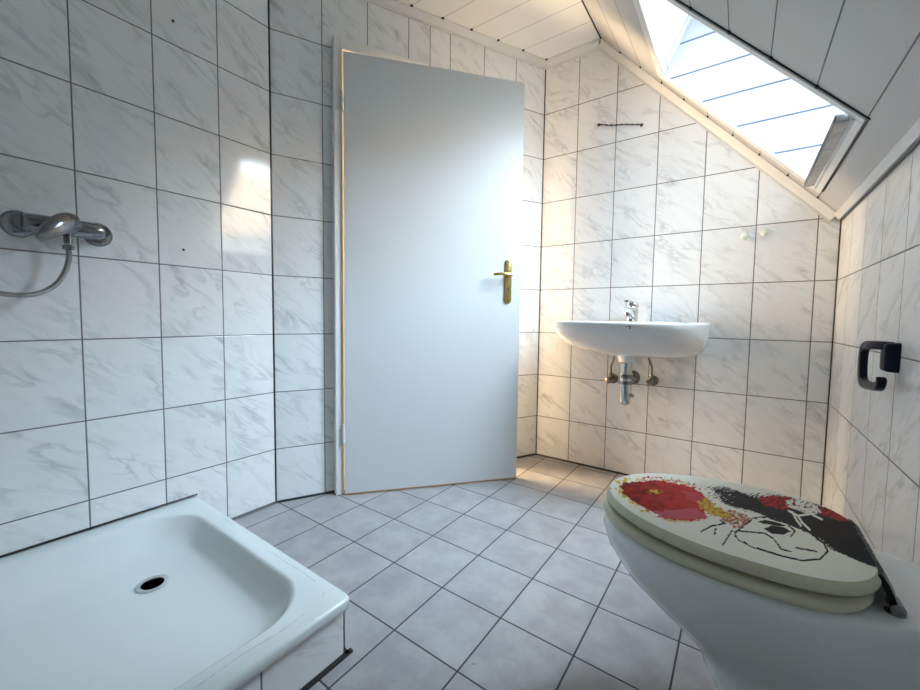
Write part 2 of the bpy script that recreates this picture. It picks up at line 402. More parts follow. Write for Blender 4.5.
# cornice: a stepped cove profile in (out from wall, down from ceiling)
PROF = [(0, 0), (.030, 0), (.030, -.006), (.024, -.010), (.019, -.018), (.012, -.026), (.006, -.029), (.006, -.036), (0, -.036)]
def extrude_prof(bm, a, b, out, dn, prof=PROF, k=1.0):
    a, b, out, dn = map(Vector, (a, b, out, dn))
    loft(bm, [[p + out * u * k - dn * v * k for u, v in prof] for p in (a, b)])
bm = bmesh.new(); extrude_prof(bm, dpt(0, 0, ZC), dpt(LD - .004, 0, ZC), nD, (0, 0, -1)); trim(bm, M['white_trim'])
bm = bmesh.new(); extrude_prof(bm, (XCN, YW, ZC), (XB - .012, YW, ZC), (0, -1, 0), (0, 0, -1)); trim(bm, M['white_trim'])
bm = bmesh.new(); extrude_prof(bm, (-A, YN, ZC), (-A, YC, ZC), (1, 0, 0), (0, 0, -1)); trim(bm, M['white_trim'])
sd = Vector((1, 0, -T)).normalized(); sn = Vector((-.7345, 0, -.6786))      # down the slope, and into the room
bm = bmesh.new(); extrude_prof(bm, sp(XB + .006, YW), sp(XR - .012, YW), (0, -1, 0), sn, k=1.05); trim(bm, M['white_trim'])
# narrow moulding between slope and low wall, with a dark joint below
bm = bmesh.new()
loft(bm, [[Vector((XR, y, zs(XR))) + Vector(d) for d in ((-.003, 0, .004), (-.020, 0, .020), (-.026, 0, .008), (-.012, 0, -.012), (-.001, 0, -.010))] for y in (YN, YW - .02)])
trim(bm, M['white_trim'])
strip((XR - .003, YN, zs(XR) - .014), (XR - .003, YW, zs(XR) - .014), .0035)
# dark joint where flat ceiling meets the slope
strip((XB, YN, ZC), (XB, YW - .03, ZC), .005)
# dark fixing clips where the boards run under the mouldings
bm = bmesh.new()
for k in range(-6, 8):
    y = 1.447 + .1451 * k
    s = (y - YC) / math.cos(AN) + .032 * math.tan(AN)
    if 0 < s < LD: box(bm, Vector(dpt(s, .033, ZC - .003)) - Vector((.006, .005, .002)), Vector(dpt(s, .033, ZC - .003)) + Vector((.006, .005, .003)))
for k in range(0, 9):
    x = -.558 + .0987 * k
    if x < XR - .03: boxm(bm, Matrix.Translation(sp(x, YW - .034, -.002)) @ Matrix.Rotation(math.radians(47.3), 4, 'Y'), .007, .010, .006)
    if -.3 < x < .2: boxm(bm, Matrix.Translation(sp(x + .002, OY0 - .028, -.002)) @ Matrix.Rotation(math.radians(47.3), 4, 'Y'), .008, .010, .006)
trim(bm, M['dark'])
# ------------------------------------------------------------------ the skylight
win = empty('window_1', sp((OX0 + OX1) / 2, (OY0 + OY1) / 2), kind='structure')
GN = .25
pt_top = Vector((OX0, 0, zs(OX0))); pt_bot = Vector((OX1, 0, zs(OX1)))
top_o = pt_top + Vector((.457, 0, .889)) * (GN / .938); bot_o = Vector((pt_bot.x + GN / .7345 + .01, 0, pt_bot.z))
bm = bmesh.new(); uvl = bm.loops.layers.uv.new('UVMap')
def rq(pts, uvs):
    f = bm.faces.new([bm.verts.new(p) for p in pts])
    for l, w in zip(f.loops, uvs): l[uvl].uv = w
def at(p, y): return Vector((p.x, y, p.z))
for y in (OY0, OY1):
    q = [at(pt_top, y), at(pt_bot, y), at(bot_o, y), at(top_o, y)]; rq(q, [(p.x, p.z) for p in q])
q = [at(pt_top, OY0), at(pt_top, OY1), at(top_o, OY1), at(top_o, OY0)]; rq(q, [((p - at(pt_top, OY0)).length * .01 + 5, p.y + .2) for p in q])
q = [at(pt_bot, OY0), at(pt_bot, OY1), at(bot_o, OY1), at(bot_o, OY0)]; rq(q, [(5, 1.70)] * 4)
flip_towards(bm, ((pt_top + bot_o) / 2 + Vector((0, 1.75, 0))))
me = bpy.data.meshes.new('reveal'); bm.to_mesh(me); bm.free(); me.materials.append(M['reveal'])
rv = bpy.data.objects.new('reveal', me); COL.objects.link(rv); rv.parent = win; rv.matrix_parent_inverse = Matrix.Translation(win.location).inverted()
solidify(rv, .02)
def sfbox(bm, x0, x1, y0, y1, n0, n1):           # box lying on the slope; n counts outwards
    pts = [sp(x, y, n) for n in (n0, n1) for x, y in ((x0, y0), (x1, y0), (x1, y1), (x0, y1))]
    v = [bm.verts.new(p) for p in pts]
    for f in ((0, 1, 2, 3), (4, 5, 6, 7), (0, 1, 5, 4), (1, 2, 6, 5), (2, 3, 7, 6), (3, 0, 4, 7)): bm.faces.new([v[i] for i in f])
def ring_frame(name, x0, x1, y0, y1, w, n0, n1, m, wx=None, bevel=.002, wyh=None):
    wx = wx or w * .68; wyh = wyh or w
    bm = bmesh.new()
    sfbox(bm, x0 - wx, x1 + wx, y0 - w, y0, n0, n1); sfbox(bm, x0 - wx, x1 + wx, y1, y1 + wyh, n0, n1)
    sfbox(bm, x0 - wx, x0, y0, y1, n0, n1); sfbox(bm, x1, x1 + wx, y0, y1, n0, n1)
    return link(name, bm, m, win, bevel=bevel)
ring_frame('inner_trim', OX0 + .001, OX1 - .001, OY0 + .001, OY1 - .001, .025, -.007, .004, M['white_trim'], wx=.028, wyh=.042)
# dark joint around the trim
bm = bmesh.new(); e = .004
for x0, x1, y0, y1 in ((OX0 - .028, OX1 + .032, OY0 - .028, OY0 - .023), (OX1 + .025, OX1 + .031, OY0 - .028, OY1 + .01)): sfbox(bm, x0, x1, y0, y1, -.003, .002)
link('trim_joint', bm, M['dark'], win)
# window sash on the outside of the reveal, in the outer plane
def outer(p, y, n): return Vector((p.x, y, p.z)) + Vector((.7345, 0, .6786)) * n
def obar(bm, pa, pb, y0, y1, n0, n1):
    v = [bm.verts.new(outer(p, y, n)) for n in (n0, n1) for p, y in ((pa, y0), (pb, y0), (pb, y1), (pa, y1))]
    for f in ((0, 1, 2, 3), (4, 5, 6, 7), (0, 1, 5, 4), (1, 2, 6, 5), (2, 3, 7, 6), (3, 0, 4, 7)): bm.faces.new([v[i] for i in f])
to, bo = top_o, bot_o; dd = (bo - to)
bm = bmesh.new(); fw = .045
la = to + dd * 0; lb = bo
u_ = dd.normalized()
obar(bm, la - u_ * .03, lb + u_ * .03, OY0 - .03, OY0 + fw, 0, .05); obar(bm, la - u_ * .03, lb + u_ * .03, OY1 - fw, OY1 + .03, 0, .05)
obar(bm, la - u_ * .03, la + u_ * fw, OY0 + fw, OY1 - fw, 0, .05); obar(bm, lb - u_ * fw, lb + u_ * .03, OY0 + fw, OY1 - fw, 0, .05)
sash = link('sash', bm, M['white_plastic'], win, bevel=.003)
bm = bmesh.new(); obar(bm, la + u_ * fw * .9, lb - u_ * fw * .9, OY0 + fw * .9, OY1 - fw * .9, .022, .026)
link('pane', bm, M['glass'], win)
bm = bmesh.new(); c0 = outer(lb - u_ * .02, 1.60, -.012)
cyl(bm, outer(lb - u_ * .02, 1.60, .002), outer(lb - u_ * .02, 1.60, -.02), .012); boxm(bm, Matrix.Translation(c0 + Vector((-.008, 0, -.008))), .02, .10, .012)
link('window_handle', bm, M['white_plastic'], win, smooth=40, bevel=.002)
# marble sill lying on the lower reveal and standing out into the room
bm = bmesh.new()
tiled(bm, lambda u, v: Vector((v, u, pt_bot.z - .012)), cols(1.45, .203, 1.4, 2.1), [.176, .44], 1.44, 2.055, .176, .44, seed=9)
me = bpy.data.meshes.new('sill'); flip_towards(bm, (.3, 1.7, 0)); bm.to_mesh(me); bm.free(); me.materials.append(M['sill'])
sl = bpy.data.objects.new('sill', me); COL.objects.link(sl); sl.parent = win; sl.matrix_parent_inverse = Matrix.Translation(win.location).inverted(); solidify(sl, .018)
sl['label'] = 'grey marbled sill slab'
# ------------------------------------------------------------------ the door in the diagonal wall
door = empty('door_1', dpt(.30, 0, 0), kind='structure')
bm = bmesh.new(); CO = .046
dbox(bm, .250, .287, 0, CO, 0, 2.045); dbox(bm, 1.150, 1.200, 0, CO, 0, 2.045); dbox(bm, .287, 1.150, 0, CO, 1.995, 2.045)
link('casing', bm, M['casing'], door, bevel=.003)
bm = bmesh.new()
dbox(bm, .286, .312, -.14, .004, 0, 2.0); dbox(bm, 1.138, 1.158, -.14, .004, 0, 2.0); dbox(bm, .312, 1.138, -.14, .004, 1.985, 2.003)
link('frame_lining', bm, M['casing'], door, bevel=.002)
# leaf, ajar: it turns about the hinge pin
hinge = Vector(dpt(.288, .060, 0)); free = Vector((-.9053, 1.8025, 0))
lu = (free - hinge).normalized(); ln = Vector((lu.y, -lu.x, 0)); LW = (free - hinge).length
def lframe(u, o, z):
    m = Matrix((lu, ln, Vector((0, 0, 1)))).transposed().to_4x4(); m.translation = hinge + lu * u + ln * o + Vector((0, 0, z)); return m
def lbox(bm, u0, u1, o0, o1, z0, z1): return boxm(bm, lframe((u0 + u1) / 2, (o0 + o1) / 2, (z0 + z1) / 2), u1 - u0, o1 - o0, z1 - z0)
bm = bmesh.new(); lbox(bm, .004, LW, -.012, 0, .008, 1.978); lbox(bm, .018, LW - .014, -.038, -.011, .008, 1.965)
leaf = link('leaf', bm, M['door'], door, bevel=.0015)
bm = bmesh.new(); lbox(bm, -.0005, .0045, -.014, .0005, .008, 1.977)
sub('edge_band', bm, M['door_edge'], leaf)
bm = bmesh.new(); lbox(bm, .004, LW - .002, -.036, .0005, .004, .0095)
sub('bottom_edge', bm, M['door_wood'], leaf)
# brass plate with lever
bm = bmesh.new(); hu = (Vector((-.949, 1.749, 0)) - hinge).dot(lu)
def capsule(w, h, n=10):
    o = []
    for k in range(n + 1): a = PI * k / n; o.append((w * math.cos(a), h - w + w * math.sin(a)))
    for k in range(n + 1): a = PI + PI * k / n; o.append((w * math.cos(a), -h + w + w * math.sin(a)))
    return o
zc_ = 1.011
def lp(u, o, z): return hinge + lu * u + ln * o + Vector((0, 0, z))
cap = capsule(.0195, .110)
loft(bm, [[lp(hu + x * s, o, zc_ + y * (1 - (1 - s) * .2)) for x, y in cap] for s, o in ((1, 0), (1, .004), (.86, .0075), (.7, .008))])
plate = sub('backplate', bm, M['brass'], leaf, smooth=35)
bm = bmesh.new()
cyl(bm, lp(hu, .006, zc_ + .030), lp(hu, .022, zc_ + .030), .0115); cyl(bm, lp(hu, .02, zc_ + .030), lp(hu, .040, zc_ + .030), .0085)
path = smoothpath([lp(hu + .004, .045, zc_ + .030), lp(hu - .02, .048, zc_ + .031), lp(hu - .045, .047, zc_ + .033), lp(hu - .076, .044, zc_ + .031), lp(hu - .090, .040, zc_ + .028)], 6)
tube(bm, path, lambda t: .0085 - .002 * t, 14)
sub('door_handle', bm, M['brass'], leaf, smooth=50)
bm = bmesh.new(); lbox(bm, hu - .003, hu + .003, .0078, .0086, zc_ - .053, zc_ - .036); cyl(bm, lp(hu, .0078, zc_ - .037), lp(hu, .0086, zc_ - .037), .0045)
for z in (-.095, .095): cyl(bm, lp(hu, .0077, zc_ + z), lp(hu, .0085, zc_ + z), .003, 10)
sub('keyhole', bm, M['dark'], leaf)
for z0, z1 in ((.245, .335), (1.727, 1.812)):
    bm = bmesh.new(); c = Vector(dpt(.284, .056, 0))
    zm = (z0 + z1) / 2
    for a, b in ((z0, zm - .001), (zm + .001, z1)): lathe(bm, [(.004, 0), (.0075, .003), (.0075, b - a - .003), (.004, b - a)], c + Vector((0, 0, a)), (0, 0, 1), 16)
    dbox(bm, .279, .292, .012, .054, z0 + .01, zm - .003)
    link('hinge', bm, M['casing'], door, smooth=40)
# ------------------------------------------------------------------ hall beyond the doorway
bm = bmesh.new()
dbox(bm, -.40, 1.95, -1.75, -1.70, 0, 2.5); dbox(bm, -.45, -.40, -1.75, -.12, 0, 2.5); dbox(bm, 1.95, 2.0, -1.75, -.12, 0, 2.5)
dbox(bm, -.4, .25, -.17, -.125, 0, 2.5); dbox(bm, 1.2, 1.95, -.17, -.125, 0, 2.5); dbox(bm, .25, 1.2, -.17, -.125, 2.05, 2.5)
link('wall_hall', bm, M['hall'])['kind'] = 'structure'
bm = bmesh.new(); dbox(bm, -.45, 2.0, -1.75, -.12, 2.5, 2.54); link('ceiling_hall', bm, M['white_trim'])['kind'] = 'structure'
# ------------------------------------------------------------------ shower tray
TX0, TX1, TY0, TY1, TZ = -A + .003, -.736, -.300, .602, .150
tray = empty('shower_tray', ((TX0 + TX1) / 2, (TY0 + TY1) / 2, 0), label='large white square shower tray set on a low tiled plinth below the mixer', cat='shower tray')
def rr_ring(x0, x1, y0, y1, r, z, n=10):
    out = []
    for cx, cy, a0 in ((x1 - r, y1 - r, 0), (x0 + r, y1 - r, 90), (x0 + r, y0 + r, 180), (x1 - r, y0 + r, 270)):
        for k in range(n + 1):
            a = math.radians(a0 + 90 * k / n); out.append(Vector((cx + r * math.cos(a), cy + r * math.sin(a), z)))
    return out
bm = bmesh.new(); cxt, cyt = -1.310, .368
R_ = []
for ins, z, r in ((.005, TZ - .030, .016), (.002, TZ - .027, .018), (0, TZ - .008, .018), (.0025, TZ - .002, .018), (.008, TZ, .018)):
    R_.append(rr_ring(TX0 + ins, TX1 - ins, TY0 + ins, TY1 - ins, r, z))
# inner basin: rim 60 mm wide at the front and far sides, wide shallow slope towards the wall
ix0, ix1, iy0, iy1 = TX0 + .07, TX1 - .060, TY0 + .07, TY1 - .052
for k, (t, dz) in enumerate(((0, 0), (.004, -.0012), (.009, -.005), (.015, -.016), (.026, -.036), (.042, -.057), (.064, -.070), (.10, -.0765))):
    R_.append(rr_ring(ix0 + t * 1.3, ix1 - t * 1.1, iy0 + t, iy1 - t, max(.13 - t * .3, .04), TZ + dz))
drain_c = Vector((cxt, cyt, TZ - .083))
ring0 = R_[-1]
for t, dz in ((.35, -.0785), (.65, -.0805), (.85, -.0825)):
    R_.append([p.lerp(drain_c + (p - drain_c).normalized() * .038, t) * 1 for p in ring0])
    for p in R_[-1]: p.z = TZ + dz
R_.append([drain_c + (p - drain_c).xy.normalized().to_3d() * .036 for p in ring0])
loft(bm, R_, cap=False)
link('basin', bm, M['tray'], tray, smooth=50)
bm = bmesh.new(); lathe(bm, [(.0385, .000), (.0385, .003), (.035, .0042), (.027, .0025), (.025, -.008), (.025, -.030)], drain_c + Vector((0, 0, .0005)), (0, 0, 1), 36, cap=False)
dr = link('drain_ring', bm, M['chrome'], tray, smooth=50)
bm = bmesh.new(); lathe(bm, [(.0248, -.012), (.001, -.012)], drain_c, (0, 0, 1), 30)
sub('drain_hole', bm, M['dark'], dr)
bm = bmesh.new()
tiled(bm, lambda u, v: Vector((TX1 - .014, u, v)), cols(.3835, .2035, TY0, TY1), [-.14, .1185], TY0 + .008, TY1 - .012, 0, .1185, seed=12)
tiled(bm, lambda u, v: Vector((u, TY1 - .012, v)), cols(TX0, .2035, TX0, TX1), [-.14, .1185], TX0, TX1 - .014, 0, .1185, seed=13)
tiled(bm, lambda u, v: Vector((u, TY0 + .008, v)), cols(TX0, .2035, TX0, TX1), [-.14, .1185], TX0, TX1 - .014, 0, .1185, seed=13)
for f in bm.faces:
    c = f.calc_center_median() - Vector(((TX0 + TX1) / 2, (TY0 + TY1) / 2, c.z if False else 0)); f.normal_update()
    if f.normal.dot(c) < 0: f.normal_flip()
me = bpy.data.meshes.new('plinth'); bm.to_mesh(me); bm.free(); me.materials.append(M['tile'])
pl_ = bpy.data.objects.new('plinth', me); COL.objects.link(pl_); pl_.parent = tray; pl_.matrix_parent_inverse = Matrix.Translation(tray.location).inverted(); solidify(pl_, .004)
pl_['label'] = 'low plinth faced with marbled tiles'
bm = bmesh.new(); box(bm, (TX1 - .014, TY0, 0), (TX1 - .004, TY1 + .004, .007)); box(bm, (TX0 + .02, TY1 - .013, 0), (TX1 - .004, TY1 - .004, .007))
link('floor_joint', bm, M['silicone'], tray)
# limescale runs on the rim
for pts in ([(-.775, .50), (-.772, .44), (-.778, .36), (-.774, .28), (-.78, .18)], [(-.85, .578), (-.92, .580), (-1.0, .577), (-1.06, .579)], [(-1.30, .582), (-1.38, .584)], [(-.80, .568), (-.79, .556)]):
    bm = bmesh.new(); pp = smoothpath([(x, y, TZ + .0002) for x, y in pts], 10); w = []
    for i, p in enumerate(pp):
        d = (pp[min(i + 1, len(pp) - 1)] - pp[max(i - 1, 0)]).normalized(); nrm = Vector((-d.y, d.x, 0)); h = .0016 * (.3 + abs(noise.noise(p * 90)) * 1.6)
        w.append((p + nrm * h, p - nrm * h))
    vv = [(bm.verts.new(a), bm.verts.new(b)) for a, b in w]
    for (a, b), (c, d) in zip(vv, vv[1:]): bm.faces.new((a, b, d, c))
    link('limescale', bm, M['lime'], tray)
# ------------------------------------------------------------------ shower mixer on the left wall
WX = -A
mx_ = empty('shower_mixer', (WX, .268, 1.075), label='worn chrome single lever shower mixer mounted on the tiled wall above the tray', cat='shower tap')
bm = bmesh.new()
BX = WX + .062
lathe(bm, [(.004, -.086), (.019, -.083), (.0235, -.074), (.0245, -.05), (.0245, .05), (.0235, .074), (.019, .083), (.004, .086)], (BX, .268, 1.072), (0, 1, 0), 28)
for y in (.190, .346): lathe(bm, [(.0165, 0), (.0185, .02), (.021, .045), (.020, .060)], (WX, y, 1.072), (1, 0, 0), 24)
link('mixer_body', bm, M['dchrome'], mx_, smooth=50)
for y in (.184, .350):
    bm = bmesh.new(); lathe(bm, [(.0365, 0), (.0365, .003), (.032, .009), (.022, .014), (.015, .015)], (WX, y, 1.072), (1, 0, 0), 32)
    link('wall_rosette', bm, M['dchrome'], mx_, smooth=50)
bm = bmesh.new()
lathe(bm, [(.025, 0), (.0265, .012), (.025, .022), (.019, .028), (.009, .031), (.001, .0315)], (BX, .272, 1.074), (.93, -.05, .20), 28)
cap_ = link('lever', bm, M['dchrome'], mx_, smooth=60)
bm = bmesh.new()
lv = smoothpath([(BX + .020, .290, 1.089), (BX + .034, .268, 1.083), (BX + .048, .243, 1.064), (BX + .058, .218, 1.040), (BX + .062, .203, 1.024)], 6)
el = [(1.0 * math.cos(2 * PI * k / 20), .50 * math.sin(2 * PI * k / 20)) for k in range(20)]
tube(bm, lv, lambda t: .020 + .006 * math.sin(PI * min(t * 1.4, 1)) - .010 * max(0, t - .7) / .3, prof=[(a, b) for a, b in el], ref=(-.1, .5, -.85))
sub('lever_paddle', bm, M['dchrome'], cap_, smooth=60)
bm = bmesh.new(); cyl(bm, (BX, .272, 1.052), (BX, .272, 1.026), .0095); lathe(bm, [(.0085, 0), (.0125, .002), (.0125, .013), (.0085, .015)], (BX, .272, 1.008), (0, 0, 1), 6)
link('hose_nut', bm, M['dchrome'], mx_, smooth=35)
hs = empty('shower_hose', (BX, .272, 1.01), label='thin ribbed metal shower hose hanging in a loop below the mixer', cat='shower hose')
bm = bmesh.new()
hpth = smoothpath([(BX, .272, 1.012), (BX + .002, .272, .985), (BX + .004, .262, .945), (BX + .003, .240, .905), (BX, .205, .880), (BX - .002, .165, .874), (BX - .006, .120, .885), (BX - .01, .07, .93), (BX - .01, .03, 1.03), (BX - .008, .01, 1.20), (BX - .004, .0, 1.40), (BX + .004, .0, 1.52)], 12)
tube(bm, hpth, .0068, 14, uvl=True); link('hose_tube', bm, M['hose'], hs, smooth=60)
# hand shower in its wall bracket at the upper end of the hose
hd = empty('hand_shower', (WX, 0, 1.56), label='chrome hand shower hanging in a wall bracket at the upper hose end', cat='hand shower')
bm = bmesh.new(); lathe(bm, [(.026, 0), (.026, .006), (.014, .012), (.013, .052)], (WX, 0, 1.56), (1, 0, 0), 24); lathe(bm, [(.019, 0), (.021, .004), (.021, .030), (.019, .034)], (BX + .003, 0, 1.543), (.12, 0, 1), 24)
link('bracket', bm, M['dchrome'], hd, smooth=50)
bm = bmesh.new(); tube(bm, smoothpath([(BX + .004, 0, 1.52), (BX + .010, 0, 1.60), (BX + .022, 0, 1.68), (BX + .050, 0, 1.735)], 6), lambda t: .0105 + .003 * t, 16); link('handle', bm, M['dchrome'], hd, smooth=60)
bm = bmesh.new(); lathe(bm, [(.004, .022), (.020, .020), (.036, .010), (.040, 0), (.040, -.008), (.036, -.010), (.001, -.010)], (BX + .060, 0, 1.745), (-.75, 0, .66), 28); link('spray_head', bm, M['dchrome'], hd, smooth=50)
# ------------------------------------------------------------------ washbasin on the back wall
BXC = -.458
sink = empty('washbasin', (BXC, YW, .70), label='white ceramic washbasin with a rounded front fixed to the tiled back wall', cat='washbasin')
def bring(hw, dep, z, yb=0.0, n=40, back=.10, bk=.93, e=2.3, dx=0):
    """basin outline: straight along the wall, then bellied sides and a rounded front"""
    out = []
    for k in range(n + 1):
        a = PI * k / n; c, s = math.cos(a), math.sin(a)
        out.append(Vector((BXC + hw * math.copysign(abs(c) ** (2 / e), c), YW - yb - back - (dep - back) * abs(s) ** (2 / e), z)))
    for k in range(1, 8):
        t = k / 8; w = hw * (bk + (1 - bk) * abs(1 - 0)) if False else hw
        out.append(Vector((BXC - hw * (1 - (1 - bk) * math.sin(t * PI / 2)), YW - yb - back * (1 - t), z)))
    for k in range(0, 9): out.append(Vector((BXC - hw * bk + 2 * hw * bk * k / 8, YW - yb, z)))
    for k in range(1, 8):
        t = 1 - k / 8; out.append(Vector((BXC + hw * (1 - (1 - bk) * math.sin(t * PI / 2)), YW - yb - back * (1 - t), z)))
    for p in out: p.x += dx
    return out
def inner(hw, dep0, dep1, z, n=None):
    m = len(bring(1, 1, 0)); o = bring(hw, 1, z); out = []
    # ellipse-like bowl, same vertex count as the outer outline
    for k in range(m):
        p = ORef[k]; a = math.atan2(p.y - (YW - .29), p.x - BXC)
        out.append(Vector((BXC + hw * math.copysign(abs(math.cos(a)) ** .85, math.cos(a)), YW - (dep0 + dep1) / 2 + (dep1 - dep0) / 2 * math.copysign(abs(math.sin(a)) ** .85, math.sin(a)), z)))
    return out
ORef = bring(.345, .49, .82)
bm = bmesh.new()
rings = [bring(.160, .25, .658, back=.15, bk=.99, dx=.078), bring(.195, .28, .663, back=.15, bk=.99, dx=.074), bring(.235, .31, .672, back=.15, bk=.99, dx=.064), bring(.280, .345, .689, back=.15, bk=.98, dx=.043), bring(.315, .40, .718, back=.14, bk=.96, dx=.024),
         bring(.338, .45, .755, back=.12, bk=.95, dx=.009), bring(.347, .482, .79, back=.11), bring(.350, .49, .808), bring(.349, .489, .816), bring(.345, .485, .8205), bring(.332, .474, .8208, yb=.003)]
rings += [inner(.305, .085, .458, .820), inner(.299, .092, .452, .815), inner(.288, .10, .442, .79), inner(.262, .115, .42, .755), inner(.21, .14, .38, .722), inner(.13, .18, .33, .705), inner(.022, .235, .279, .698)]
loft(bm, rings); link('bowl', bm, M['ceramic'], sink, smooth=60)
SX, SY = -.428, 1.965
bm = bmesh.new(); lathe(bm, [(.046, .70), (.042, .66), (.036, .648), (.034, .632), (.030, .630)], (SX, SY, 0), (0, 0, 1), 28); link('drain_boss', bm, M['ceramic'], sink, smooth=50)
bm = bmesh.new()
for dx, dz, r in ((0, 0, .0035), (-.013, .0005, .002), (.001, -.008, .002)): cyl(bm, (-.368 + dx, YW - .475, .801 + dz), (-.368 + dx, YW - .4855, .801 + dz), r, 10)
link('maker_mark', bm, M['dark'], sink)
# drain trap
trap = empty('drain_trap', (SX, SY, .45), label='chrome bottle of the drain trap hanging under the washbasin', cat='drain trap')
bm = bmesh.new(); lathe(bm, [(.027, 0), (.027, .058), (.0275, .060), (.022, .062)], (SX, SY, .567), (0, 0, 1), 24)
link('tailpipe', bm, M['chrome'], trap, smooth=40)
bm = bmesh.new(); lathe(bm, [(.031, 0), (.031, .016), (.027, .018)], (SX, SY, .556), (0, 0, 1), 24); lathe(bm, [(.031, 0), (.031, .013), (.026, .015)], (SX, SY, .527), (0, 0, 1), 24)
link('slip_nut', bm, M['dchrome'], trap, smooth=40)
bm = bmesh.new(); lathe(bm, [(.004, 0), (.016, .004), (.024, .015), (.0265, .03), (.0265, .14)], (SX, SY, .425), (0, 0, 1), 24); link('trap_bottle', bm, M['chrome'], trap, smooth=50)
bm = bmesh.new(); tube(bm, smoothpath([(SX + .01, SY + .012, .535), (SX + .012, SY + .08, .537), (-.448, YW - .01, .528)], 6), .0145, 16)
lathe(bm, [(.0215, 0), (.0215, .02), (.017, .022)], (-.442, SY + .042, .536), (0, 1, 0), 20)
link('outlet_pipe', bm, M['brassy'], trap, smooth=50)
bm = bmesh.new(); lathe(bm, [(.038, 0), (.037, .004), (.028, .011), (.016, .014)], (-.448, YW, .528), (0, -1, 0), 30); link('rosette', bm, M['brassy'], trap, smooth=50)
bm = bmesh.new(); lathe(bm, [(.007, 0), (.0085, .004), (.0085, .014), (.005, .017)], (SX + .022, SY - .004, .475), (1, -.2, 0), 12); link('clean_out_plug', bm, M['dchrome'], trap, smooth=50)
def valve(name, x, z, label, tx):
    v = empty(name, (x, YW, z), label=label, cat='shut-off valve', group='angle valves under the washbasin')
    bm = bmesh.new(); lathe(bm, [(.0265, 0), (.026, .003), (.018, .009), (.010, .011)], (x, YW, z), (0, -1, 0), 24); link('rosette', bm, M['brassy'], v, smooth=50)
    bm = bmesh.new(); lathe(bm, [(.010, 0), (.010, .02), (.0135, .024), (.0135, .046), (.010, .050)], (x, YW - .008, z), (0, -1, 0), 20); lathe(bm, [(.0085, 0), (.0085, .02), (.0115, .021), (.0115, .034), (.005, .036)], (x, YW - .045, z), (0, 0, 1), 6)
    link('valve_body', bm, M['brassy'], v, smooth=40)
    bm = bmesh.new()
    lathe(bm, [(.008, 0), (.017, .003), (.0185, .010), (.016, .020), (.008, .023)], (x - .004, YW - .056, z - .002), (-.2, -.97, 0), 8)
    link('valve_knob', bm, M['brassy'], v, smooth=30)
    bm = bmesh.new(); tube(bm, smoothpath([(x, YW - .045, z + .03), (x, YW - .047, z + .07), (x + tx * .3, YW - .050, z + .10), (x + tx * .55, YW - .055, z + .124)], 6), .0052, 10)
    link('supply_tube', bm, M['brassy'], v, smooth=60)
valve('angle_valve', -.545, .512, 'small brassy angle valve under the washbasin, left of the drain trap', .03)
valve('angle_valve', -.350, .522, 'small brassy angle valve under the washbasin, right of the drain trap', -.03)
# single lever tap
TXx, TYy, TZz = -.450, YW - .062, .8205
tap = empty('basin_tap', (TXx, TYy, TZz), label='chrome single lever tap standing on the rim of the washbasin', cat='tap')
bm = bmesh.new(); lathe(bm, [(.031, 0), (.031, .003), (.0285, .006), (.0285, .060), (.0295, .064)], (TXx, TYy, TZz), (0, 0, 1), 28)
link('tap_body', bm, M['chrome'], tap, smooth=40)
bm = bmesh.new(); tube(bm, smoothpath([(TXx, TYy - .012, TZz + .030), (TXx, TYy - .050, TZz + .044), (TXx, TYy - .090, TZz + .052), (TXx, TYy - .108, TZz + .049)], 6), lambda t: .020 - .004 * t, 16)
sp_ = link('spout', bm, M['chrome'], tap, smooth=50)
bm = bmesh.new(); lathe(bm, [(.0105, 0), (.0115, .003), (.0115, .015)], (TXx, TYy - .106, TZz + .026), (0, .15, 1), 18); sub('aerator', bm, M['dchrome'], sp_, smooth=50)
bm = bmesh.new(); lathe(bm, [(.0275, 0), (.0305, .003), (.0305, .022), (.027, .030), (.014, .034), (.001, .035)], (TXx, TYy, TZz + .067), (0, -.05, 1), 28)
tube(bm, smoothpath([(TXx, TYy + .006, TZz + .092), (TXx, TYy - .040, TZz + .098), (TXx, TYy - .085, TZz + .100), (TXx, TYy - .122, TZz + .099)], 6), lambda t: .0125 - .006 * t, prof=[(1.5 * a, .8 * b) for a, b in [(math.cos(2 * PI * k / 16), math.sin(2 * PI * k / 16)) for k in range(16)]], ref=(1, 0, 0))
lvr = link('tap_lever', bm, M['chrome'], tap, smooth=50)
bm = bmesh.new(); cyl(bm, (TXx - .005, TYy - .0245, TZz + .082), (TXx - .005, TYy - .0262, TZz + .082), .0028, 10); sub('indicator_dot', bm, M['dark'], lvr)
# ------------------------------------------------------------------ small things on the back wall
cb = bmesh.new()
pa, pb = Vector((-.665, YW - .008, 1.872)), Vector((-.452, YW - .008, 1.814))
cab = empty('cable', pa, label='thin dark twisted cable running between two holes high on the back wall', cat='cable')
bm = bmesh.new()
for ph in (0, PI):
    pts = []
    for i in range(61):
        t = i / 60; sag = -.006 * math.sin(2 * PI * t) * (1 - t) - .002
        pts.append(pa.lerp(pb, t) + Vector((0, .0022 * math.cos(t * 26 + ph) - .002, .0022 * math.sin(t * 26 + ph) + sag * math.sin(PI * t))))
    tube(bm, [pa + Vector((0, .008, 0))] + pts + [pb + Vector((0, .008, 0))], .0019, 8)
link('twisted_wires', bm, M['wire'], cab, smooth=60)
for p in (pa, pb):
    bm = bmesh.new(); lathe(bm, [(.0075, 0), (.0075, .004), (.005, .010), (.003, .012)], (p.x, YW, p.z), (0, -1, 0), 14); link('grommet', bm, M['wire'], cab, smooth=40)
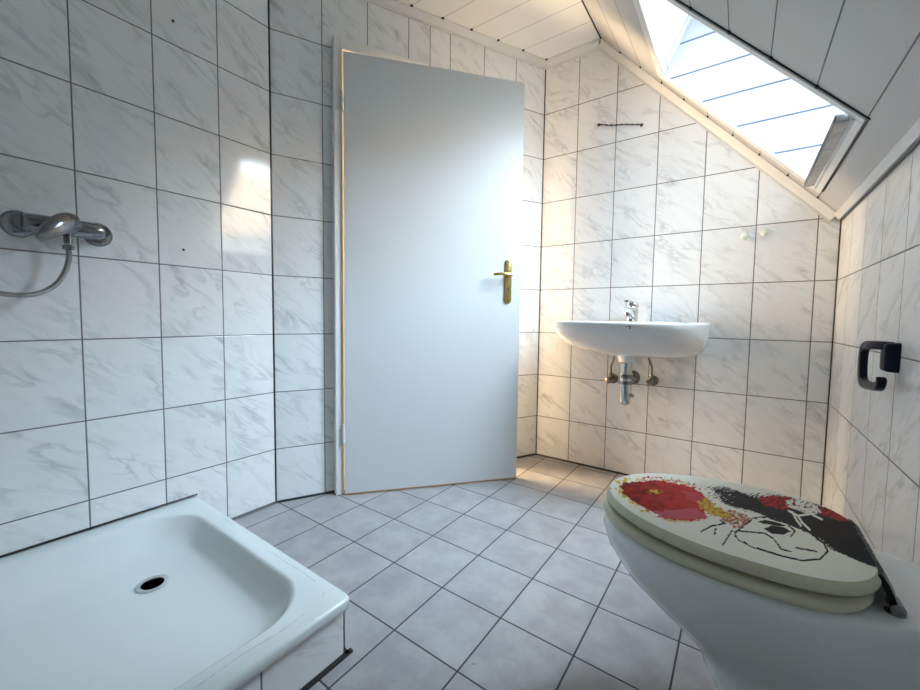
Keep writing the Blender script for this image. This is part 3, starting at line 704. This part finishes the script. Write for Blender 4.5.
for x, z, lb in ((-.006, 1.207, 'small ivory hook knob on the back wall, nearer the washbasin'), (.065, 1.217, 'small ivory hook knob on the back wall, nearer the right corner')):
    hk = empty('wall_hook', (x, YW, z), label=lb, cat='hook', group='knob hooks on the back wall')
    bm = bmesh.new(); lathe(bm, [(.0145, 0), (.0145, .003), (.011, .007)], (x, YW, z + .004), (0, -1, 0), 24); link('hook_base', bm, M['ivory'], hk, smooth=50)
    bm = bmesh.new(); lathe(bm, [(.007, .004), (.006, .014), (.008, .019), (.0125, .024), (.0135, .030), (.010, .036), (.001, .038)], (x, YW, z), (0, -.92, -.2), 24); link('hook_knob', bm, M['ivory'], hk, smooth=60)
# drilled holes in the shower wall
for px, y, z, lb in ((0, .571, 1.838, 'tiny dark drilled hole in a tile high on the shower wall'), (0, .583, 1.060, 'tiny dark drilled hole in a tile beside the mixer')):
    bm = bmesh.new(); lathe(bm, [(.0045, 0), (.0045, .0012), (.003, .0014)], (-A, y, z), (1, 0, 0), 12)
    o = link('wall_plug', bm, M['dark']); tag(o, lb, 'wall plug')
# ------------------------------------------------------------------ paper holder on the right wall
ph = empty('paper_holder', (XR, 1.40, .74), label='dark navy plastic toilet paper holder with an open hooked arm, no roll', cat='toilet paper holder')
bm = bmesh.new(); HX = XR - .036
loft(bm, [[Vector((x, 1.388 + a * s, .745 + b * s)) for a, b in rrect(.022, .036, .009)] for x, s in ((XR, 1), (XR - .018, .97), (XR - .024, .90), (XR - .026, .80))])
link('wall_mount', bm, M['navy'], ph, smooth=50)
bm = bmesh.new()
armp = smoothpath([(XR - .012, 1.385, .772), (XR - .026, 1.40, .773), (HX, 1.43, .772), (HX, 1.475, .770), (HX, 1.505, .758), (HX, 1.513, .735), (HX, 1.510, .700), (HX, 1.498, .675), (HX, 1.465, .667), (HX, 1.41, .670), (HX, 1.355, .675), (HX, 1.336, .684), (HX, 1.330, .697)], 6)
tube(bm, armp, 1, prof=rrect(.0085, .0105, .004, 3), ref=(1, 0, 0))
link('arm', bm, M['navy'], ph, smooth=50)
# ------------------------------------------------------------------ toilet
TY = .948; RIM = .392
wc_ = empty('toilet', (.05, TY, 0), label='white floor-standing toilet at the right wall with a painted lid, closed', cat='toilet')
def egg(x0, xm, x1, hw, z, n=64, eb=3.0, yo=0):
    out = []
    for k in range(n):
        a = 2 * PI * k / n; c, s = math.cos(a), math.sin(a)
        if c < 0: x = xm + (xm - x0) * c; y = hw * s
        else: x = xm + (x1 - xm) * abs(c) ** (2 / eb); y = hw * math.copysign(abs(s) ** (2 / eb), s)
        out.append(Vector((x, TY + yo + y, z)))
    return out
bm = bmesh.new()
def body(x0, xm, x1, hw, hb, z, n=64):
    """outline of the bowl: rounded front of half width hw, tapering to half width hb where it meets the wall"""
    out = []
    for k in range(n):
        a = 2 * PI * k / n; c, s = math.cos(a), math.sin(a)
        if c < 0: x = xm + (xm - x0) * c; y = hw * s
        else:
            x = xm + (x1 - xm) * min(1, abs(c) ** .5); t = (x - xm) / (x1 - xm); w = hw + (hb - hw) * (t * t * (3 - 2 * t))
            y = w * math.copysign(min(1, abs(s) ** .35 * 1.0), s)
        out.append(Vector((x, TY + y, z)))
    return out
XW = XR - .0005
rings = [body(.022, .11, XW, .108, .10, 0), body(.018, .11, XW, .104, .10, .02), body(.010, .11, XW, .096, .096, .05), body(-.010, .10, XW, .090, .094, .09), body(-.034, .09, XW, .091, .095, .13),
         body(-.044, .07, XW, .093, .098, .158), body(-.054, .065, XW, .097, .102, .175), body(-.088, .05, XW, .112, .108, .205), body(-.138, .03, XW, .136, .116, .245), body(-.194, .02, XW, .162, .124, .29), body(-.228, .015, XW, .176, .130, .335),
         body(-.240, .012, XW, .182, .134, .37), body(-.238, .012, XW, .181, .134, .384), body(-.232, .012, XW - .002, .176, .131, .391), body(-.222, .012, XW - .008, .168, .124, RIM + .001)]
rings += [egg(-.19, .0, .13, .135, RIM, eb=2.2), egg(-.185, .0, .125, .130, RIM - .006, eb=2.2), egg(-.15, .0, .10, .105, RIM - .08, eb=2.2), egg(-.08, .0, .06, .06, RIM - .15, eb=2.2)]
loft(bm, rings); link('bowl', bm, M['ceramic'], wc_, smooth=60)
# seat ring
def ovals(offs, rim0, fn): return [fn(o) for o in offs]
bm = bmesh.new()
def so(ins, z): return egg(-.243 + ins, .022, .194 - ins, .186 - ins, z, 96)
def si(ins, z): return egg(-.165 - ins, .005, .120 + ins, .110 + ins, z, 96, eb=2.2)
sr_r = [si(0, RIM + .004), so(.010, RIM + .003), so(.003, RIM + .006), so(0, RIM + .012), so(.001, RIM + .018), so(.006, RIM + .023), so(.014, RIM + .0245), si(.0, RIM + .0235), si(-.004, RIM + .012), si(0, RIM + .004)]
loft(bm, sr_r, cap=False); link('seat', bm, M['seat'], wc_, smooth=60)
# lid: rounded edge and a nearly flat top carrying the printed picture as vertex colours
LZ = RIM + .031; LT = .4475
bm = bmesh.new()
def lo(ins, z): return egg(-.234 + ins, .022, .202 - ins, .185 - ins, z, 96)
rings = [lo(.03, LZ), lo(.008, LZ), lo(.002, LZ + .004), lo(0, LZ + .010), lo(.0005, LZ + .016), lo(.003, LZ + .0205), lo(.006, LT - .0008)]
loft(bm, rings, cap=False)
# underside
u_v = rings[0]
bm.faces.new([bm.verts.new(p) for p in u_v])
bmesh.ops.remove_doubles(bm, verts=bm.verts, dist=1e-6)
lid = link('lid', bm, M['seat'], wc_, smooth=60)
def inpoly(x, y, poly):
    c = False; j = len(poly) - 1
    for i in range(len(poly)):
        xi, yi = poly[i]; xj, yj = poly[j]
        if (yi > y) != (yj > y) and x < (xj - xi) * (y - yi) / (yj - yi) + xi: c = not c
        j = i
    return c
def segd(x, y, poly):
    best = 1e9
    for (ax, ay), (bx, by) in zip(poly, poly[1:]):
        dx, dy = bx - ax, by - ay; t = max(0, min(1, ((x - ax) * dx + (y - ay) * dy) / (dx * dx + dy * dy + 1e-9)))
        best = min(best, math.hypot(x - ax - dx * t, y - ay - dy * t))
    return best
def za(pts): return [(600 + x / 5.75, 460 + y / 5.75) for x, y in pts]
def zb(pts): return [(580 + x / 2.706, 440 + y / 2.706) for x, y in pts]
G_RED = za([(105, 140), (180, 124), (330, 118), (430, 135), (530, 158), (590, 195), (610, 228), (570, 252), (600, 290), (615, 330), (540, 348), (440, 346), (370, 332), (290, 292), (210, 250), (150, 212)])
G_FR = za([(85, 125), (180, 108), (300, 95), (420, 112), (560, 140), (640, 185), (660, 240), (640, 300), (640, 350), (540, 362), (420, 360), (340, 335), (250, 290), (160, 245), (105, 195)])
G_PINK = za([(300, 296), (420, 285), (560, 280), (605, 318), (560, 340), (440, 340), (360, 325)])
G_PINK2 = za([(470, 175), (570, 190), (598, 225), (560, 245), (500, 225)])
G_YEL = za([(555, 262), (600, 215), (640, 245), (700, 285), (750, 305), (740, 335), (670, 325), (610, 295)])
G_YEL2 = za([(265, 185), (310, 170), (355, 172), (350, 190), (300, 190)])
G_OR = za([(730, 285), (800, 300), (880, 345), (890, 375), (850, 400), (770, 385), (700, 345)])
G_BLK = [(580 + x / 2.706, 440 + y / 2.706) for x, y in [(355, 128), (400, 128), (450, 148), (520, 150), (590, 160), (660, 180), (745, 205), (790, 290), (830, 350), (815, 350), (770, 335), (720, 312), (685, 300), (668, 285), (640, 262), (585, 232), (500, 205), (455, 190), (400, 178), (372, 160)]]
G_R2 = zb([(475, 155), (555, 152), (605, 172), (590, 185), (540, 188), (500, 176)])
G_R3 = zb([(640, 182), (700, 190), (750, 210), (745, 222), (690, 215), (650, 203)])
G_W2 = zb([(556, 163), (600, 160), (640, 178), (655, 198), (620, 203), (590, 190), (560, 180)])
G_HORN = [zb([(565, 192), (590, 205), (600, 222), (622, 243)]), zb([(590, 205), (625, 200), (655, 215)]), zb([(575, 195), (585, 215), (598, 232)])]
G_SK = zb([(418, 252), (445, 232), (470, 212), (505, 208), (560, 225), (620, 250), (660, 280), (670, 302), (650, 322), (600, 326), (540, 312), (470, 290), (430, 270)])
G_E1 = zb([(497, 240), (520, 231), (552, 236), (570, 247), (552, 256), (520, 254)])
G_E2 = zb([(478, 222), (500, 216), (530, 222), (560, 232), (545, 234), (505, 228)])
G_CR = [zb([(432, 246), (470, 250), (500, 252), (525, 268), (545, 295), (570, 302)]), zb([(585, 292), (610, 296), (640, 302)]), zb([(565, 232), (582, 246), (570, 262)])]
G_DR = [za([(580, 412), (640, 380), (720, 365), (690, 345)]), za([(660, 430), (665, 395)]), za([(705, 490), (760, 405)]), za([(780, 440), (775, 415), (800, 405)])]
C = dict(w=(.80, .79, .70), red=(.17, .004, .003), red2=(.50, .022, .018), pink=(.52, .10, .14), yel=(.62, .42, .04), org=(.42, .12, .05), blk=(.008, .009, .013), wine=(.16, .006, .012))
def picture(px, py, P3):
    n1 = noise.noise(Vector((px * .16, py * .30, 3))) ; n2 = noise.noise(Vector((px * .26, py * .50, 9)))
    n3 = noise.noise(Vector((px * .12, py * .2, 5)))
    # sprayed, streaky edges: look up the shapes at a shifted place
    x = px + n1 * 5 + n2 * 3; y = py + noise.noise(Vector((px * .25, py * .5, 21))) * 3 + n2 * 1.5
    c = C['w']
    mixt = lambda a, b, t: tuple(p * (1 - t) + q * t for p, q in zip(a, b))
    fine = noise.noise(Vector((px * .7 + py * .3, py * 1.3, 31)))
    if inpoly(px + n1 * 9 + n2 * 4, py + n2 * 3 + fine * 2, G_FR):
        k = n2 * .8 + fine * .5 + n1 * .3
        c = mixt(C['w'], C['yel'] if (px < 640 or n1 > .1) else C['red2'], max(0, min(1, (k + .22) * 2.6)))
        if px > 690: c = mixt(C['w'], C['red2'], max(0, min(1, (k - .02) * 3)))
    if inpoly(px + n1 * 3 + fine * 2.5, py + n2 * 1.8 + fine, G_RED):
        t = max(0, min(1, (px - 622) / 60 + n3 * .8 + n1 * .3)); c = mixt(C['red'], C['red2'], t)
        if inpoly(px + n1 * 3, py + n1 * 2, G_PINK): c = mixt(c, C['pink'], .75)
        elif inpoly(px + n1 * 3, py + n1, G_PINK2): c = mixt(c, C['pink'], .45)
    if inpoly(x, y, G_YEL2) and n2 > -.1: c = C['yel']
    if inpoly(x, y, G_OR): c = mixt(C['w'], C['org'], max(0, min(1, (n2 + fine * .5 + .5) * 1.8)))
    if inpoly(x, y, G_YEL): c = mixt(C['org'], C['yel'], max(0, min(1, (n2 + .45) * 1.8)))
    streak = noise.noise(Vector(((px + py * 1.6) * .9, (py - px * .3) * .22, 2)))
    if inpoly(px + streak * 16 + n2 * 3, py + streak * 7 + n2 * 2, G_BLK): c = C['blk'] if not (px < 735 and n2 + fine > .62) else C['w']
    if inpoly(x, y, G_R2) or inpoly(x, y, G_R3): c = mixt(C['wine'], C['red2'], max(0, min(1, n2 * 2 + .4)))
    if inpoly(px + n2 * 2, py + n2, G_W2): c = mixt(C['w'], C['wine'], max(0, min(1, (n2 + fine * .6 - .12) * 4)))
    for h in G_HORN:
        if segd(px, py, h) < 1.0: c = C['w']
    if inpoly(px, py, G_SK):
        c = C['w']
        if segd(px, py, G_SK + G_SK[:1]) < .9 + n2 * .9 and not (px < 763 and n1 > 0): c = C['blk']
    elif segd(px, py, G_SK + G_SK[:1]) < 1.0 and px > 735: c = C['blk']
    if inpoly(px + n2, py + n2 * .6, G_E1) or inpoly(px + n2, py + n2 * .6, G_E2): c = C['blk']
    for h in G_CR + G_DR:
        if segd(px, py, h) < .75 + n2 * .5: c = C['blk']
    return c
bm = bmesh.new(); cl = bm.loops.layers.color.new('print') if False else bm.loops.layers.float_color.new('print')
NX, NY = 400, 330; g = {}
def half(x):
    x0, xm, x1, hw = -.234 + .006, .022, .202 - .006, .185 - .006
    if x <= xm: return hw * math.sqrt(max(0, 1 - ((xm - x) / (xm - x0)) ** 2))
    return hw * max(0, 1 - ((x - xm) / (x1 - xm)) ** 3.0) ** (1 / 3.0)
for i in range(NX + 1):
    ti = i / NX; ti = .5 - .5 * math.cos(PI * ti); x = -.228 + (.196 + .228) * ti; h = half(x)
    for j in range(NY + 1):
        y = -h + 2 * h * j / NY; r = abs(y) / max(h, 1e-6)
        e = min(1, max(0, (1 - max(r, abs(x + .019) / .209))) / .10)
        g[i, j] = bm.verts.new((x, TY + y, LT - .0008 + .0012 * e))
colv = {}
for k, v in g.items():
    px, py = project(v.co); colv[v] = picture(px, py, v.co)
for i in range(NX):
    for j in range(NY):
        q = [g[i, j], g[i + 1, j], g[i + 1, j + 1], g[i, j + 1]]
        try: f = bm.faces.new(q)
        except ValueError: continue
        for l in f.loops: l[cl] = (*colv[l.vert], 1)
def print_mat():
    m, nt, b = mat('lid_print'); a = N(nt, 'ShaderNodeAttribute', attribute_name='print'); L(nt, a.outputs['Color'], b.inputs['Base Color'])
    b.inputs['Roughness'].default_value = .35; b.inputs['Specular IOR Level'].default_value = .06; return m
M['print'] = print_mat()
pr = sub('lid_print', bm, M['print'], lid, smooth=60); pr['label'] = 'red, black and white splashed picture with a pale skull'
# dark wrap at the back of the lid, running down over the hinges
bm = bmesh.new()
prof = [(.190, LT + .0004), (.196, LT - .0015), (.202, LT - .012), (.210, LT - .030), (.214, RIM + .008), (.206, RIM + .006), (.199, LT - .022), (.192, LT - .010)]
loft(bm, [[Vector((x + dx, TY + y, z)) for x, z in prof] for y, dx in ((-.104, -.004), (-.08, 0), (.08, 0), (.104, -.004))])
sub('rear_wrap', bm, M['print_dark'] if 'print_dark' in M else simple('black_film', (.008, .008, .010), .3, spec=.18), lid, smooth=40)
for y in (-.098, .098):
    bm = bmesh.new(); cyl(bm, (.208, TY + y - .014, RIM + .012), (.208, TY + y + .014, RIM + .012), .0085); lathe(bm, [(.012, 0), (.012, .003), (.008, .006), (.007, .012)], (.208, TY + y, RIM + .0005), (0, 0, 1), 18)
    link('hinge', bm, M['dchrome'], wc_, smooth=40)
# ------------------------------------------------------------------ the house across the street: mirrored in the glazed tiles beside the door
hb_ = Vector((.87, .43, 0)).normalized(); hs_ = Vector((-hb_.y, hb_.x, 0)); h0 = Vector((.1, 1.7, 0)) + hb_ * 14
house = empty('neighbouring_house', (h0.x, h0.y, -4), label='pale house with a clay tiled roof, mirrored in the glossy wall tiles', cat='house')
def hx(d, sd_, z): return h0 + hb_ * d + hs_ * sd_ + Vector((0, 0, z))
bm = bmesh.new()
v = [bm.verts.new(hx(d, q, z)) for z in (-4, 4.0) for d, q in ((0, -7), (8, -7), (8, 7), (0, 7))]
for f in ((0, 1, 2, 3), (4, 5, 6, 7), (0, 1, 5, 4), (1, 2, 6, 5), (2, 3, 7, 6), (3, 0, 4, 7)): bm.faces.new([v[i] for i in f])
link('walls', bm, simple('pale_render', (.80, .80, .78), .8), house)
bm = bmesh.new()
loft(bm, [[hx(-.5, q, 3.9), hx(4, q, 7.6), hx(8.5, q, 3.9), hx(8.5, q, 4.05), hx(4, q, 7.8), hx(-.5, q, 4.05)] for q in (-7.4, 7.4)])
link('roof', bm, M['roof_tile'], house)
# ------------------------------------------------------------------ camera
cam = bpy.data.cameras.new('Camera'); co = bpy.data.objects.new('Camera', cam); COL.objects.link(co)
mw = Matrix((camx, camy, -fwd)).transposed().to_4x4(); mw.translation = Vector((0, 0, H)); co.matrix_world = mw
cam.sensor_width = 36; cam.sensor_fit = 'HORIZONTAL'; cam.lens = F / 920 * 36; cam.shift_x = (460 - CX) / 920; cam.shift_y = (CY - 345) / 920
cam.clip_start = .02; bpy.context.scene.camera = co
# ------------------------------------------------------------------ light
SKY_LO, SKY_HI = .20, 1.9
sc = bpy.context.scene
w = bpy.data.worlds.new('World'); sc.world = w; w.use_nodes = True
bg = w.node_tree.nodes['Background']; bg.inputs[0].default_value = (.69, .85, 1.0, 1); 
wt = w.node_tree; wc1 = N(wt, 'ShaderNodeTexCoord'); ws = N(wt, 'ShaderNodeSeparateXYZ'); L(wt, wc1.outputs['Generated'], ws.inputs[0])
# hazy sky: brighter overhead than at the horizon and brighter towards the sun's side (+y), dim below the horizon
side = maprange(wt, ws.outputs[1], -.55, .45, SKY_LO, SKY_HI)
elev = maprange(wt, ws.outputs[2], 0, .9, .5, 1.2, False)
grd = maprange(wt, ws.outputs[2], -.08, .02, .15, 1)
L(wt, math_(wt, 'MULTIPLY', math_(wt, 'MULTIPLY', math_(wt, 'MULTIPLY', side, elev), grd), 9.0), bg.inputs[1])
pl = bpy.data.lights.new('sky_portal', 'AREA'); pl.shape = 'RECTANGLE'; pl.size = (bot_o - top_o).length; pl.size_y = OY1 - OY0; pl.cycles.is_portal = True
po = bpy.data.objects.new('sky_portal', pl); COL.objects.link(po)
zax = Vector((.7345, 0, .6786)); xax = (bot_o - top_o).normalized(); yax = zax.cross(xax)
mm = Matrix((xax, yax, zax)).transposed().to_4x4(); mm.translation = (top_o + bot_o) / 2 + Vector((0, (OY0 + OY1) / 2, 0)) + zax * .06; po.matrix_world = mm
# warm lamp in the hall
hl = bpy.data.lights.new('hall_lamp', 'AREA'); hl.shape = 'RECTANGLE'; hl.size = .7; hl.size_y = 1.5; hl.energy = 42; hl.color = (1, .72, .42)
ho = bpy.data.objects.new('hall_lamp', hl); COL.objects.link(ho)
src = dpt(.25, -1.0, 1.15); tgt = dpt(1.3, .05, 1.0); z_ = (src - tgt).normalized(); x_ = Vector((0, 0, 1)).cross(z_).normalized(); y_ = z_.cross(x_)
mh = Matrix((x_, y_, z_)).transposed().to_4x4(); mh.translation = src; ho.matrix_world = mh
sl_ = bpy.data.lights.new('sun', 'SUN'); sl_.energy = 17; sl_.angle = .01; sl_.color = (1, .93, .82); so_ = bpy.data.objects.new('sun', sl_); COL.objects.link(so_)
so_.rotation_euler = (-Vector((-.80, -.25, .52)).normalized()).to_track_quat('-Z', 'Y').to_euler(); so_.location = (0, 0, 6)
sc.view_settings.view_transform = 'Standard'; sc.view_settings.look = 'None'; sc.view_settings.gamma = 1; sc.view_settings.exposure = 1.82
sc.cycles.max_bounces = 12; sc.cycles.diffuse_bounces = 8; sc.cycles.sample_clamp_indirect = 8
